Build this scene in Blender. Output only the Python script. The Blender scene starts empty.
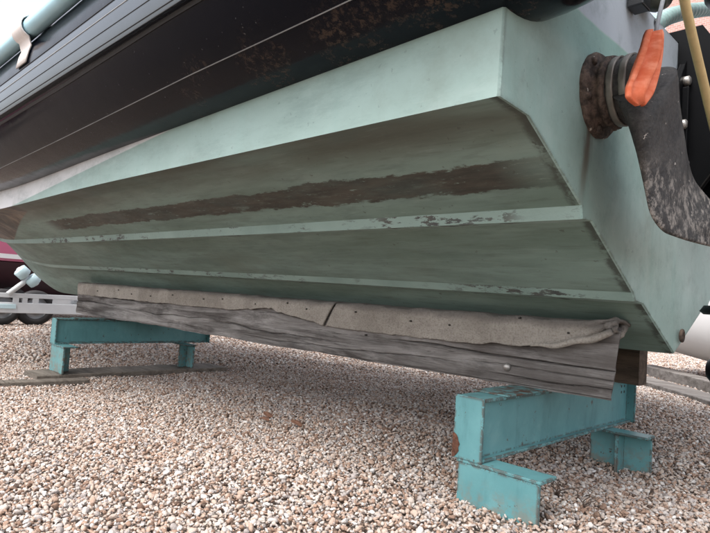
import bpy, bmesh, math, random
import numpy as np
from mathutils import Vector, Matrix

rng = np.random.default_rng(7)
random.seed(7)
scn = bpy.context.scene
COL = scn.collection

# ------------------------------------------------------------------ camera
H = 0.475                                   # camera height above the gravel at the near stand
W0, H0 = 710.0, 533.0
CX, CY = 355.0, 266.5
v1 = np.array([-226.0, 256.0]) - (CX, CY)   # vanishing point of the keel direction
v2 = np.array([942.0, 335.0]) - (CX, CY)    # vanishing point of the crossways direction
F = math.sqrt(-(v1 @ v2))
bow_dir = np.array([*v1, F]); bow_dir /= np.linalg.norm(bow_dir)
lat_dir = np.array([*v2, F]); lat_dir /= np.linalg.norm(lat_dir)
RX, RY = -bow_dir, lat_dir
RZ = np.cross(RX, RY)
R = np.stack([RX, RY, RZ])                  # camera (x right, y down, z forward) -> world


def ray(px, py):
    return R @ np.array([px - CX, py - CY, F])


def on(px, py, axis, val):
    """world point where the pixel's ray meets the plane axis = val (z without H)"""
    r = ray(px, py)
    p = r * (val / r[axis])
    return np.array([p[0], p[1], p[2] + H])


cam_d = bpy.data.cameras.new('camera')
cam_d.sensor_width = 36.0
cam_d.lens = 36.0 * F / W0
cam_d.clip_start = 0.02
cam_d.clip_end = 2000
cam = bpy.data.objects.new('camera', cam_d)
COL.objects.link(cam)
M = Matrix.Identity(4)
for i in range(3):
    M[i][0] = R[i, 0]; M[i][1] = -R[i, 1]; M[i][2] = -R[i, 2]
M[2][3] = H
cam.matrix_world = M
scn.camera = cam

# ------------------------------------------------------------------ light
SUN_EL, SUN_AZ = 58.0, 174.0                # azimuth clockwise from +Y, where the light comes from
world = bpy.data.worlds.new('World'); scn.world = world; world.use_nodes = True
wn, wl = world.node_tree.nodes, world.node_tree.links
bg = wn['Background']
sky = wn.new('ShaderNodeTexSky'); sky.sky_type = 'NISHITA'; sky.sun_disc = False
sky.sun_elevation = math.radians(SUN_EL); sky.sun_rotation = math.radians(SUN_AZ)
sky.air_density = 1.0; sky.dust_density = 4.0; sky.ozone_density = 1.0
hs = wn.new('ShaderNodeHueSaturation'); hs.inputs['Saturation'].default_value = 0.36
wl.new(sky.outputs[0], hs.inputs['Color']); wl.new(hs.outputs[0], bg.inputs['Color'])
bg.inputs['Strength'].default_value = 0.15
sd = bpy.data.lights.new('sun', 'SUN'); sd.energy = 1.0; sd.angle = math.radians(28); sd.color = (1, .965, .92)
sun = bpy.data.objects.new('sun', sd); COL.objects.link(sun)
el, az = math.radians(SUN_EL), math.radians(SUN_AZ)
sdir = Vector((math.sin(az) * math.cos(el), math.cos(az) * math.cos(el), math.sin(el)))
sun.rotation_euler = sdir.to_track_quat('Z', 'Y').to_euler()
sun.location = (0, -3, 8)
vs = scn.view_settings
vs.view_transform = 'Standard'; vs.look = 'None'; vs.gamma = 1.0; vs.use_curve_mapping = False
vs.exposure = 1.32
scn.render.engine = 'CYCLES'
scn.cycles.max_bounces = 6; scn.cycles.diffuse_bounces = 3; scn.cycles.glossy_bounces = 3

# ------------------------------------------------------------------ node helpers
class NT:
    def __init__(s, name, rough=0.6, spec=0.5, metal=0.0):
        s.m = bpy.data.materials.new(name); s.m.use_nodes = True
        s.n, s.l = s.m.node_tree.nodes, s.m.node_tree.links
        s.b = s.n['Principled BSDF']
        s.b.inputs['Roughness'].default_value = rough
        s.b.inputs['Specular IOR Level'].default_value = spec
        s.b.inputs['Metallic'].default_value = metal
        s.pos = s.n.new('ShaderNodeNewGeometry').outputs['Position']

    def put(s, sock, v):
        if v is None: return
        if hasattr(v, 'is_linked') or isinstance(v, bpy.types.NodeSocket): s.l.new(v, sock)
        elif isinstance(v, (tuple, list)) and len(v) == 3 and sock.type == 'RGBA': sock.default_value = (*v, 1)
        else: sock.default_value = v

    def scaled(s, sc, rot=(0, 0, 0), src=None):
        m = s.n.new('ShaderNodeMapping'); m.inputs['Scale'].default_value = sc; m.inputs['Rotation'].default_value = rot
        s.l.new(src or s.pos, m.inputs['Vector']); return m.outputs[0]

    def noise(s, scale=5, detail=4, rough=.55, vec=None, sc=None, dist=0):
        t = s.n.new('ShaderNodeTexNoise'); t.inputs['Scale'].default_value = scale; t.inputs['Detail'].default_value = detail
        t.inputs['Roughness'].default_value = rough; t.inputs['Distortion'].default_value = dist
        s.l.new(s.scaled(sc, src=vec) if sc else (vec or s.pos), t.inputs['Vector']); return t.outputs['Fac']

    def voro(s, scale=5, vec=None, feature='F1', out='Distance', sc=None):
        t = s.n.new('ShaderNodeTexVoronoi'); t.feature = feature; t.inputs['Scale'].default_value = scale
        s.l.new(s.scaled(sc, src=vec) if sc else (vec or s.pos), t.inputs['Vector']); return t.outputs[out]

    def ramp(s, fac, stops, interp='LINEAR'):
        r = s.n.new('ShaderNodeValToRGB'); r.color_ramp.interpolation = interp
        e = r.color_ramp.elements
        while len(e) < len(stops): e.new(0.5)
        for el_, (p, c) in zip(e, stops):
            el_.position = p; el_.color = (c, c, c, 1) if isinstance(c, (int, float)) else (*c, 1)
        s.l.new(fac, r.inputs[0]); return r.outputs[0]

    def mix(s, f, a, b, mode='MIX'):
        m = s.n.new('ShaderNodeMix'); m.data_type = 'RGBA'; m.blend_type = mode
        s.put(m.inputs[0], f); s.put(m.inputs[6], a); s.put(m.inputs[7], b); return m.outputs[2]

    def math(s, op, a, b=0.0, c=0.0):
        m = s.n.new('ShaderNodeMath'); m.operation = op
        s.put(m.inputs[0], a); s.put(m.inputs[1], b); s.put(m.inputs[2], c); return m.outputs[0]

    def sep(s, v=None):
        x = s.n.new('ShaderNodeSeparateXYZ'); s.l.new(v or s.pos, x.inputs[0]); return x.outputs

    def attr(s, name):
        a = s.n.new('ShaderNodeAttribute'); a.attribute_name = name; return a.outputs['Fac']

    def smooth(s, v, lo, hi):
        m = s.n.new('ShaderNodeMapRange'); m.interpolation_type = 'SMOOTHSTEP'
        s.put(m.inputs[0], v); m.inputs[1].default_value = lo; m.inputs[2].default_value = hi; return m.outputs[0]

    def bump(s, h, strength=.3, dist=.01):
        b = s.n.new('ShaderNodeBump'); b.inputs['Strength'].default_value = strength; b.inputs['Distance'].default_value = dist
        s.l.new(h, b.inputs['Height']); s.l.new(b.outputs[0], s.b.inputs['Normal'])

    def edge(s, radius=.006):
        """1 near hard edges of the piece"""
        bv = s.n.new('ShaderNodeBevel'); bv.samples = 4; bv.inputs['Radius'].default_value = radius
        g = s.n.new('ShaderNodeNewGeometry')
        d = s.n.new('ShaderNodeVectorMath'); d.operation = 'DOT_PRODUCT'
        s.l.new(bv.outputs[0], d.inputs[0]); s.l.new(g.outputs['Normal'], d.inputs[1])
        return s.smooth(s.math('SUBTRACT', 1.0, d.outputs['Value']), .004, .05)

    def color(s, c): s.put(s.b.inputs['Base Color'], c); return s
    def rough(s, v): s.put(s.b.inputs['Roughness'], v); return s


def plain(name, c, rough=.6, metal=0.0, var=.12, scale=20, spec=.5):
    t = NT(name, rough, spec, metal)
    n = t.noise(scale, 4)
    t.color(t.mix(n, tuple(x * (1 - var) for x in c), tuple(min(1, x * (1 + var)) for x in c)))
    return t.m


MAT = {}

# --- antifouling paint on hull
MINT = (.325, .455, .42)
def hull_mat(name, wl_const=None, bottom=False, streaks=False, gel=(.76, .76, .77)):
    t = NT(name, .55, .35)
    xyz = t.sep()
    n1 = t.noise(3.2, 6, .6)
    n2 = t.noise(14, 5, .6, sc=(.25, 1, 1))
    c = t.mix(t.smooth(n1, .35, .7), MINT, (.29, .405, .37))
    c = t.mix(t.math('MULTIPLY', t.smooth(n2, .5, .75), .35), c, (.45, .545, .515))
    if bottom:
        pv = t.attr('pv')
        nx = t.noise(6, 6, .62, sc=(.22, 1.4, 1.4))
        c = t.mix(t.math('MULTIPLY_ADD', t.smooth(nx, .34, .66), .5, .42), c, (.150, .215, .180))  # underside shade, along with grime, mixed into the mint colour
        nb = t.noise(2.0, 5, .6, sc=(.35, 1.5, 1.5))
        # brown weed slime near the chine and the worn brown strip along the first panel
        near = t.smooth(pv, .62, .12)
        c = t.mix(t.math('MULTIPLY', t.math('MULTIPLY', near, t.smooth(nb, .30, .62)), .8), c, (.095, .088, .068))
        wob = t.math('ADD', pv, t.math('MULTIPLY', t.math('SUBTRACT', t.noise(7, 7, .68, sc=(.5, 1, 1)), .5), .20))
        wob = t.math('ADD', wob, t.math('MULTIPLY', t.math('SUBTRACT', t.noise(38, 6, .75, sc=(.35, 1, 1)), .5), .13))
        lo = t.smooth(wob, .515, .535); hi = t.smooth(wob, .795, .775)
        end = t.math('MULTIPLY', t.smooth(xyz[0], -3.45, -3.2), t.math('ADD', .35, t.math('MULTIPLY', t.smooth(xyz[0], -.53, -.66), .65)))
        stain = t.math('MULTIPLY', t.math('MULTIPLY', lo, hi), end)
        sc_ = t.mix(t.smooth(t.noise(30, 6, .7, sc=(.2, 1, 1)), .35, .7), (.033, .026, .021), (.085, .067, .052))
        holes = t.math('MULTIPLY', t.smooth(t.noise(11, 5, .65, sc=(.3, 1, 1)), .27, .37), t.smooth(t.noise(70, 6, .75, sc=(.25, 1, 1)), .33, .40))
        c = t.mix(t.math('MULTIPLY', t.math('MULTIPLY', stain, holes), .93), c, sc_)
        diag = t.noise(34, 6, .7, vec=t.scaled((.22, 1.8, 1), (0, 0, .6)))
        c = t.mix(t.math('MULTIPLY', t.smooth(diag, .48, .70), .36), c, (.085, .105, .088))
        lt = t.noise(30, 6, .72, vec=t.scaled((.3, 1.6, 1), (0, 0, -.5)))
        c = t.mix(t.math('MULTIPLY', t.smooth(lt, .55, .70), .30), c, (.26, .33, .285))
        # dark specks
        sp = t.smooth(t.noise(60, 2, .5), .70, .76)
        c = t.mix(t.math('MULTIPLY', sp, .6), c, (.08, .08, .07))
    if name == 'paint_side': c = t.mix(.12, c, (.47, .575, .55))     # lightens the side paint to imitate the stronger light on it
    if streaks:
        st = t.noise(16, 4, .6, sc=(1, 1, .12))
        c = t.mix(t.math('MULTIPLY', t.smooth(st, .5, .72), .12 if name == 'paint_side' else .4), c, (.24, .40, .36))
        st2 = t.noise(9, 5, .65, sc=(1, 1.2, .2))
        c = t.mix(t.math('MULTIPLY', t.smooth(st2, .58, .8), .35), c, (.48, .60, .55))
    if wl_const is not None:      # bare gelcoat above the waterline
        if wl_const == 'slope':
            h = t.math('SUBTRACT', xyz[2], t.math('MULTIPLY_ADD', xyz[0], .082, .451 + H + .082 * 1.74))
            m = t.smooth(h, -.002, .003)
            g = t.mix(t.noise(5, 5), gel, (.66, .67, .68))
            if bottom:
                g = t.mix(t.smooth(t.noise(6, 6, .7), .36, .6), (.24, .18, .135), (.06, .047, .04))
            c = t.mix(m, c, g)
        else:
            h = t.math('SUBTRACT', xyz[2], wl_const)
            hw = t.math('ADD', h, t.math('MULTIPLY', t.math('SUBTRACT', t.noise(6, 3), .5), .012))
            g = t.mix(t.noise(4, 4), (.40, .45, .51), (.46, .51, .56))
            c = t.mix(t.smooth(hw, -.002, .004), c, g)
            # darker fresh paint line just under it
            band = t.math('MULTIPLY', t.smooth(hw, -.10, -.06), t.smooth(hw, .0, -.004))
            c = t.mix(t.math('MULTIPLY', band, .45), c, (.20, .36, .34))
    if name == 'paint_transom':   # rust weeping from the drain flange
        y = xyz[1]; z = xyz[2]
        dy = t.math('ABSOLUTE', t.math('SUBTRACT', y, t.math('MULTIPLY_ADD', z, .12, 1.148 - .12 * (.36 + H))))
        wv = t.math('ADD', dy, t.math('MULTIPLY', t.math('SUBTRACT', t.noise(40, 3, sc=(1, 1, .25)), .5), .03))
        ru = t.math('MULTIPLY', t.smooth(wv, .026, .003), t.math('MULTIPLY', t.smooth(z, .16 + H, .34 + H), t.smooth(z, .44 + H, .40 + H)))
        c = t.mix(t.math('MULTIPLY', ru, .85), c, (.13, .085, .055))
    if bottom:      # paint worn off along the stern edge
        wr = t.math('MULTIPLY', t.smooth(t.math('ADD', xyz[0], t.math('MULTIPLY', t.noise(30, 6, .75), .03)), -.525, -.508), t.smooth(t.noise(14, 5, .7), .40, .52))
        c = t.mix(t.math('MULTIPLY', wr, .8), c, (.045, .045, .038))
    # brush marks, scuffs and scratches
    bm_ = t.noise(7, 7, .72, vec=t.scaled((.5, 1.5, 1.5), (.0, .35, .5)))
    c = t.mix(t.math('MULTIPLY', t.smooth(bm_, .46, .70), .55), c, t.mix(.55, c, (.10, .15, .14)))
    sc1 = t.noise(90, 4, .65, vec=t.scaled((.10, 1, 1.3), (0, .2, 0)))
    c = t.mix(t.math('MULTIPLY', t.smooth(sc1, .64, .72), .14), c, (.52, .60, .57))
    gr = t.noise(2.4, 7, .7)
    c = t.mix(t.math('MULTIPLY', t.smooth(gr, .50, .72), .38), c, (.17, .19, .15))
    if not bottom:
        eg = t.math('MULTIPLY', t.edge(.014), t.smooth(t.noise(28, 6, .7), .38, .58))
        c = t.mix(t.math('MULTIPLY', eg, .75), c, (.085, .10, .085))
        sp2 = t.smooth(t.noise(75, 3, .55), .68, .72)
        c = t.mix(t.math('MULTIPLY', sp2, .35), c, (.14, .18, .165))
    t.color(c)
    t.rough(t.ramp(n1, [(.3, .42), (.7, .62)]))
    hh = t.math('ADD', t.noise(3.0, 3, .5), t.math('MULTIPLY', t.noise(90, 3, .6), .12))
    t.bump(hh, .22, .012)
    return t.m

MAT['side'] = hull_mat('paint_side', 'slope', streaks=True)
MAT['bottom1'] = hull_mat('paint_bottom', 'slope', bottom=True)
MAT['bottom'] = hull_mat('paint_bottom_inner', None, bottom=True)
MAT['transom'] = hull_mat('paint_transom', .588 + H, streaks=True)

t = NT('paint_strake', .5)
c = t.mix(t.smooth(t.noise(4, 5), .35, .7), (.28, .385, .35), (.21, .30, .27))
chip = t.math('MULTIPLY', t.smooth(t.noise(42, 6, .75, sc=(.35, 1, 1.2)), .53, .57), t.smooth(t.noise(2.6, 3, .5, sc=(1, .1, .1)), .47, .58))
c = t.mix(chip, c, t.mix(t.noise(25, 4), (.025, .04, .05), (.12, .11, .09)))
t.color(c); t.bump(t.noise(60, 4), .25, .006); MAT['strake'] = t.m

# --- black inflatable tube
t = NT('tube_fabric', .2, .13)
xyz = t.sep()
n = t.noise(2.2, 5, .6)
c = t.mix(n, (.0018, .0026, .0062), (.0036, .0050, .0105))
low = t.smooth(xyz[2], .555 + H, .495 + H)
dirt = t.math('MULTIPLY', t.math('MULTIPLY', t.smooth(t.noise(70, 7, .8), .50, .60), t.smooth(t.noise(7, 4, .6), .44, .60)), t.math('MULTIPLY', low, t.smooth(xyz[0], -1.9, -.8)))
c = t.mix(t.math('MULTIPLY', dirt, .6), c, (.11, .072, .05))
wsp = t.smooth(t.noise(140, 2, .5), .74, .78)
c = t.mix(t.math('MULTIPLY', wsp, .35), c, (.4, .4, .4))
t.color(c)
t.rough(t.math('ADD', t.ramp(t.noise(7, 6, .65), [(.3, .10), (.72, .24)]), t.math('MULTIPLY', dirt, .4)))
t.bump(t.math('ADD', t.noise(5, 4, .55), t.math('MULTIPLY', t.noise(55, 4, .6), .05)), .16, .012)
MAT['tube'] = t.m
MAT['rub'] = plain('rub_rubber', (.026, .034, .046), .2, var=.3, scale=12, spec=1.0)
MAT['seam'] = plain('seam_tape', (.25, .25, .25), .6, var=.35, scale=30)
MAT['seam_dark'] = plain('seam_dark', (.006, .006, .007), .5)
MAT['blue'] = plain('blue_pipe', (.46, .72, .82), .3, var=.12, scale=8)
MAT['strap_white'] = plain('white_webbing', (.72, .66, .63), .8, var=.10, scale=60)

# --- timber
def wood(name, light, dark, rot=0, scale=1.0, bump=.5):
    t = NT(name, .85, .25)
    v = t.scaled((1.6 * scale, 14 * scale, 18 * scale), (0, 0, rot))
    g = t.noise(1.4, 8, .68, vec=v, dist=.6)
    g2 = t.noise(2.0, 5, .6)
    c = t.ramp(g, [(.36, dark), (.5, tuple((a + b) / 2 for a, b in zip(light, dark))), (.64, light)])
    c = t.mix(t.math('MULTIPLY', t.smooth(g2, .5, .75), .5), c, tuple(x * .6 for x in dark))
    bl_ = t.noise(5.5, 6, .7, sc=(.6, 1, 1.6))
    c = t.mix(t.math('MULTIPLY', t.smooth(bl_, .52, .68), .6), c, tuple(x * .7 for x in dark))
    c = t.mix(t.math('MULTIPLY', t.smooth(bl_, .42, .30), .5), c, tuple(min(1, x * 1.15) for x in light))
    kn = t.voro(3.1, vec=t.scaled((.55, 1, 2.2)))
    c = t.mix(t.math('MULTIPLY', t.smooth(kn, .12, .03), .65), c, (.05, .04, .035))
    fine = t.noise(3, 6, .7, vec=t.scaled((4 * scale, 150 * scale, 170 * scale), (0, 0, rot)))
    c = t.mix(t.math('MULTIPLY', t.smooth(fine, .56, .72), .4), c, (.05, .045, .042))
    ck = t.noise(2.2, 6, .7, vec=t.scaled((2.0, 30, 46), (0, .03, rot)), dist=1.2)
    c = t.mix(t.math('MULTIPLY', t.smooth(ck, .60, .64), .7), c, (.028, .024, .021))
    if name == 'weathered_timber':      # damp, stained stern end
        dmp = t.math('MULTIPLY', t.smooth(t.sep()[0], -1.7, -.7), t.smooth(t.noise(6, 5, .65, sc=(.5, 1, 1.3)), .36, .62))
        c = t.mix(t.math('MULTIPLY', dmp, .75), c, (.115, .10, .092))
    t.color(c)
    t.bump(t.math('ADD', g, t.math('MULTIPLY', fine, 1.3)), bump, .008)
    return t.m
MAT['bunk'] = wood('weathered_timber', (.37, .35, .335), (.08, .07, .065))
MAT['bunk_dark'] = wood('shaded_timber', (.16, .115, .085), (.06, .045, .035))  # far bearer's shadow under the keel put into its timber colour
MAT['plank'] = wood('grey_plank', (.23, .20, .17), (.10, .085, .07), rot=math.pi / 2)
MAT['sleeper'] = wood('sleeper_timber', (.27, .25, .235), (.12, .105, .095), rot=-.8)

t = NT('felt_carpet', .95, .1)
n = t.noise(5, 6, .65); n2 = t.noise(160, 3, .7)
c = t.mix(t.smooth(n, .35, .65), (.50, .455, .405), (.355, .32, .28))
c = t.mix(t.math('MULTIPLY', t.smooth(n2, .45, .7), .4), c, (.15, .125, .105))
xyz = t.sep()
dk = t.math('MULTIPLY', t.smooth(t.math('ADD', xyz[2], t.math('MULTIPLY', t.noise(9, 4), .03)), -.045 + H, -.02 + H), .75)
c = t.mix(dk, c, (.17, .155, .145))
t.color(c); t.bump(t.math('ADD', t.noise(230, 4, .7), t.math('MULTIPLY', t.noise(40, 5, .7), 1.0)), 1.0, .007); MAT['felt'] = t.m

# --- turquoise steel
t = NT('turquoise_steel', .5, .4)
n = t.noise(6, 5, .6)
c = t.mix(t.smooth(n, .3, .7), (.098, .250, .265), (.135, .315, .33))
st = t.noise(20, 4, .6, sc=(1, 1, .25))
c = t.mix(t.math('MULTIPLY', t.smooth(st, .5, .75), .5), c, (.055, .15, .165))
ch_ = t.noise(9, 6, .7); c = t.mix(t.math('MULTIPLY', t.smooth(ch_, .52, .72), .4), c, (.20, .37, .38))
mud = t.math('MULTIPLY', t.smooth(t.sep()[2], .075, -.02), t.smooth(t.noise(38, 6, .7), .42, .62)); c = t.mix(t.math('MULTIPLY', mud, .7), c, (.20, .16, .125))
ed = t.edge(.011)
wear = t.math('MULTIPLY', ed, t.smooth(t.noise(38, 6, .75), .455, .50))
rust = t.mix(t.noise(70, 4), (.040, .020, .014), (.11, .052, .032))
c = t.mix(wear, c, rust)
spots = t.smooth(t.noise(30, 6, .72), .64, .665)
c = t.mix(t.math('MULTIPLY', spots, .9), c, rust)
t.color(c); t.rough(t.math('ADD', .42, t.math('MULTIPLY', wear, .4)))
t.bump(t.math('SUBTRACT', t.noise(40, 4), t.math('MULTIPLY', wear, .6)), .18, .004)
MAT['steel'] = t.m
t = NT('rusty_steel', .8, .3)
t.color(t.mix(t.smooth(t.noise(35, 6, .7), .4, .62), (.13, .27, .275), (.10, .055, .038))); t.bump(t.noise(80, 5), .5, .004)
MAT['rust'] = t.m
t = NT('deep_rust', .9, .2)
t.color(t.mix(t.smooth(t.noise(60, 6, .7), .35, .65), (.045, .022, .016), (.15, .07, .045))); t.bump(t.noise(90, 5), .8, .004)
MAT['deep_rust'] = t.m

# --- rubber of the drain trunk
t = NT('old_rubber', .55, .4)
n = t.math('ADD', t.math('MULTIPLY', t.noise(18, 7, .7), .5), t.math('MULTIPLY', t.noise(140, 5, .75), .5))
xyz = t.sep()
lowm = t.smooth(xyz[2], .31 + H, .24 + H)
c = t.mix(t.smooth(n, .35, .7), (.014, .013, .013), (.075, .068, .062))
patch = t.math('MULTIPLY', t.smooth(t.noise(48, 7, .78, sc=(1, 1, .8)), .46, .60), lowm)
c = t.mix(patch, c, t.mix(t.noise(50, 4), (.11, .095, .085), (.36, .325, .29)))
sp = t.smooth(t.noise(75, 3, .6), .69, .72)
c = t.mix(sp, c, (.42, .38, .34))
t.color(c); t.bump(t.math('ADD', n, t.noise(60, 4)), .5, .006); MAT['trunk'] = t.m
t = NT('fouled_metal', .7, .4)
n = t.noise(38, 7, .72)
c = t.mix(t.smooth(n, .38, .66), (.035, .024, .020), (.16, .11, .085))
c = t.mix(t.smooth(t.noise(60, 4, .6), .66, .70), c, (.5, .45, .40))
t.color(c); t.bump(n, .8, .008); MAT['fouled'] = t.m
MAT['clamp'] = plain('stained_clamp', (.24, .215, .19), .45, .6, var=.45, scale=40)
t = NT('orange_cloth', .95, .1)
c = t.mix(t.smooth(t.noise(24, 5, .6), .35, .7), (.62, .135, .06), (.78, .27, .16))
t.color(c); t.bump(t.noise(30, 4, sc=(1, 1, .3)), .4, .01); MAT['orange'] = t.m
MAT['cord'] = plain('grey_cord', (.25, .26, .28), .7, var=.3, scale=90)
MAT['rope'] = plain('yellow_rope', (.62, .45, .22), .75, var=.2, scale=60)
MAT['hose'] = plain('ribbed_hose', (.26, .38, .37), .5, var=.2, scale=25)
MAT['black'] = plain('black_plastic', (.018, .019, .021), .3, var=.4, scale=20)
MAT['black_paint'] = plain('black_engine_paint', (.004, .0042, .005), .4, var=.4, scale=8, spec=.1)
MAT['cap'] = plain('fitting_plastic', (.035, .045, .04), .35, var=.3, scale=40)
MAT['steel_bolt'] = plain('galvanised_bolt', (.42, .40, .38), .45, .8, var=.25, scale=60)
MAT['galv'] = plain('white_galvanised_steel', (.62, .64, .65), .5, .1, var=.12, scale=10)
MAT['tyre'] = plain('tyre_rubber', (.022, .021, .022), .8, var=.3, scale=15)
MAT['rim'] = plain('wheel_rim', (.30, .31, .32), .4, .6, var=.2)
MAT['roller'] = plain('pale_blue_roller', (.50, .66, .70), .5, var=.1)
MAT['maroon'] = plain('maroon_gelcoat', (.50, .14, .23), .25, var=.08, scale=3)
MAT['maroon_dark'] = plain('dark_maroon_bottom', (.055, .022, .03), .5, var=.3, scale=6)
MAT['white_gel'] = plain('white_gelcoat', (.76, .76, .76), .3, var=.04, scale=4)
MAT['grey_gel'] = plain('grey_gelcoat', (.33, .34, .35), .45, var=.1, scale=6)
MAT['deck'] = plain('grey_deck', (.36, .37, .38), .7, var=.1, scale=6)
MAT['weed'] = plain('weed_leaf', (.10, .15, .05), .7, var=.3, scale=40)
MAT['twig'] = plain('dry_stem', (.10, .07, .055), .8, var=.4, scale=60)
MAT['leaf'] = plain('brown_leaf', (.22, .11, .07), .8, var=.4, scale=50)
MAT['nail'] = plain('nail_head', (.04, .035, .03), .6, .3)

# ------------------------------------------------------------------ mesh helpers
def empty(name, loc, label, cat, group=None, rotz=0):
    o = bpy.data.objects.new(name, None); COL.objects.link(o)
    o.location = loc; o.rotation_euler = (0, 0, rotz); o.empty_display_size = .1
    o['label'] = label; o['category'] = cat
    if group: o['group'] = group
    return o

ROOTLOC = {}
def root_of(o):
    while o.parent: o = o.parent
    return o

def mesh(name, verts, faces, mat, parent=None, smooth=False, attrs=None, local=False, label=None, sub=None):
    me = bpy.data.meshes.new(name)
    V = np.array(verts, dtype=float).reshape(-1, 3)
    if parent is not None and not local:
        V = V - np.array(root_of(parent).location)
    me.from_pydata(V.tolist(), [], [tuple(int(i) for i in f) for f in faces])
    me.materials.append(MAT[mat] if isinstance(mat, str) else mat)
    if attrs:
        for k, vals in attrs.items():
            a = me.attributes.new(k, 'FLOAT', 'POINT'); a.data.foreach_set('value', np.array(vals, dtype=np.float32))
    if smooth: me.polygons.foreach_set('use_smooth', [True] * len(me.polygons))
    me.update()
    o = bpy.data.objects.new(name, me); COL.objects.link(o)
    if parent is not None: o.parent = parent
    if label: o['label'] = label
    return o

def fix_normals(o):
    bm = bmesh.new(); bm.from_mesh(o.data); bmesh.ops.recalc_face_normals(bm, faces=bm.faces); bm.to_mesh(o.data); bm.free()
    return o

def bevel(o, w=.003, seg=2):
    bm = bmesh.new(); bm.from_mesh(o.data)
    bmesh.ops.bevel(bm, geom=[e for e in bm.edges if e.is_manifold and e.calc_face_angle(0) > .5], offset=w, segments=seg, affect='EDGES', profile=.5)
    bmesh.ops.recalc_face_normals(bm, faces=bm.faces)
    bm.to_mesh(o.data); bm.free(); return o

def boxv(x0, x1, y0, y1, z0, z1):
    V = [(x, y, z) for x in (x0, x1) for y in (y0, y1) for z in (z0, z1)]
    Fc = [(0, 1, 3, 2), (4, 6, 7, 5), (0, 4, 5, 1), (2, 3, 7, 6), (0, 2, 6, 4), (1, 5, 7, 3)]
    return V, Fc

def box(name, x0, x1, y0, y1, z0, z1, mat, parent=None, bw=.002, **k):
    o = mesh(name, *boxv(x0, x1, y0, y1, z0, z1), mat, parent, **k)
    return bevel(o, bw) if bw else fix_normals(o)

def grid(rows, closed=False):
    """rows: list of equally long point lists -> verts, faces"""
    n = len(rows[0]); V = [p for r in rows for p in r]; Fc = []
    for i in range(len(rows) - 1):
        for j in range(n if closed else n - 1):
            k = (j + 1) % n
            Fc.append((i * n + j, i * n + k, (i + 1) * n + k, (i + 1) * n + j))
    return V, Fc

def frames(P):
    P = np.array(P, float); T = np.gradient(P, axis=0); T /= np.linalg.norm(T, axis=1)[:, None]
    up = np.array([0, 0, 1.0]) if abs(T[0, 2]) < .9 else np.array([0, 1.0, 0])
    N = []
    n = up - T[0] * (up @ T[0]); n /= np.linalg.norm(n)
    for t_ in T:
        n = n - t_ * (n @ t_); n /= np.linalg.norm(n); N.append(n.copy())
    N = np.array(N); B = np.cross(T, N)
    return P, T, N, B

def tube(name, path, rad, mat, parent=None, seg=12, cap=True, **k):
    P, T, N, B = frames(path)
    rad = np.broadcast_to(np.array(rad, float), (len(P),))
    rows = [[tuple(P[i] + rad[i] * (math.cos(a) * N[i] + math.sin(a) * B[i])) for a in np.linspace(0, 2 * math.pi, seg, endpoint=False)] for i in range(len(P))]
    V, Fc = grid(rows, True)
    if cap:
        Fc.append(tuple(range(seg))[::-1]); Fc.append(tuple(range((len(P) - 1) * seg, len(P) * seg)))
    o = mesh(name, V, Fc, mat, parent, smooth=True, **k); fix_normals(o); return o

def spline(keys, xs):
    """keys: (x, value...) sorted by x descending or ascending; Catmull-Rom"""
    K = np.array(sorted(keys), float); X = K[:, 0]; Y = K[:, 1:]
    m = np.zeros_like(Y)
    d = (Y[1:] - Y[:-1]) / (X[1:] - X[:-1])[:, None]
    m[1:-1] = np.where(d[1:] * d[:-1] > 0, 2 * d[1:] * d[:-1] / np.where(np.abs(d[1:] + d[:-1]) < 1e-12, 1, d[1:] + d[:-1]), 0)
    m[0] = d[0]; m[-1] = d[-1]
    xs = np.clip(np.array(xs, float), X[0], X[-1])
    i = np.clip(np.searchsorted(X, xs) - 1, 0, len(X) - 2)
    h = (X[i + 1] - X[i]); u = (xs - X[i]) / h
    u = u[:, None]; h = h[:, None]
    return (2*u**3-3*u**2+1)*Y[i] + (u**3-2*u**2+u)*h*m[i] + (-2*u**3+3*u**2)*Y[i+1] + (u**3-u**2)*h*m[i+1]

def vnoise(x, seed=0, octaves=4):
    """1-D smooth value noise on arrays"""
    r = np.random.default_rng(seed); out = np.zeros_like(x, dtype=float); a = 1.0; f = 1.0
    for _ in range(octaves):
        tab = r.uniform(-1, 1, 4096); q = x * f + 1000; i = np.floor(q).astype(int); u = q - i; u = u * u * (3 - 2 * u)
        out += a * (tab[i % 4096] * (1 - u) + tab[(i + 1) % 4096] * u); a *= .5; f *= 2.1
    return out

# ------------------------------------------------------------------ ground
def ground_h(x, y):
    x = np.asarray(x, float); y = np.asarray(y, float)
    u = np.clip((-1.0 - x) / 2.6, 0, 1); u = u * u * (3 - 2 * u)
    u2 = np.clip((-3.6 - x) / 5.0, 0, 1)
    z = -.125 * u - .035 * u2
    near = np.exp(-((x + 2) ** 2 + (y - 2) ** 2) / 80)
    z = z + near * (.010 * np.sin(2.1 * x + .7) * np.sin(1.7 * y + .3) + .006 * np.sin(5.3 * x + 2 * y) + .004 * np.sin(9 * y - 4 * x))
    z = z - .045 * np.exp(-((x + .70) ** 2 / .07 + (y - 1.92) ** 2 / .05))
    return z

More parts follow.
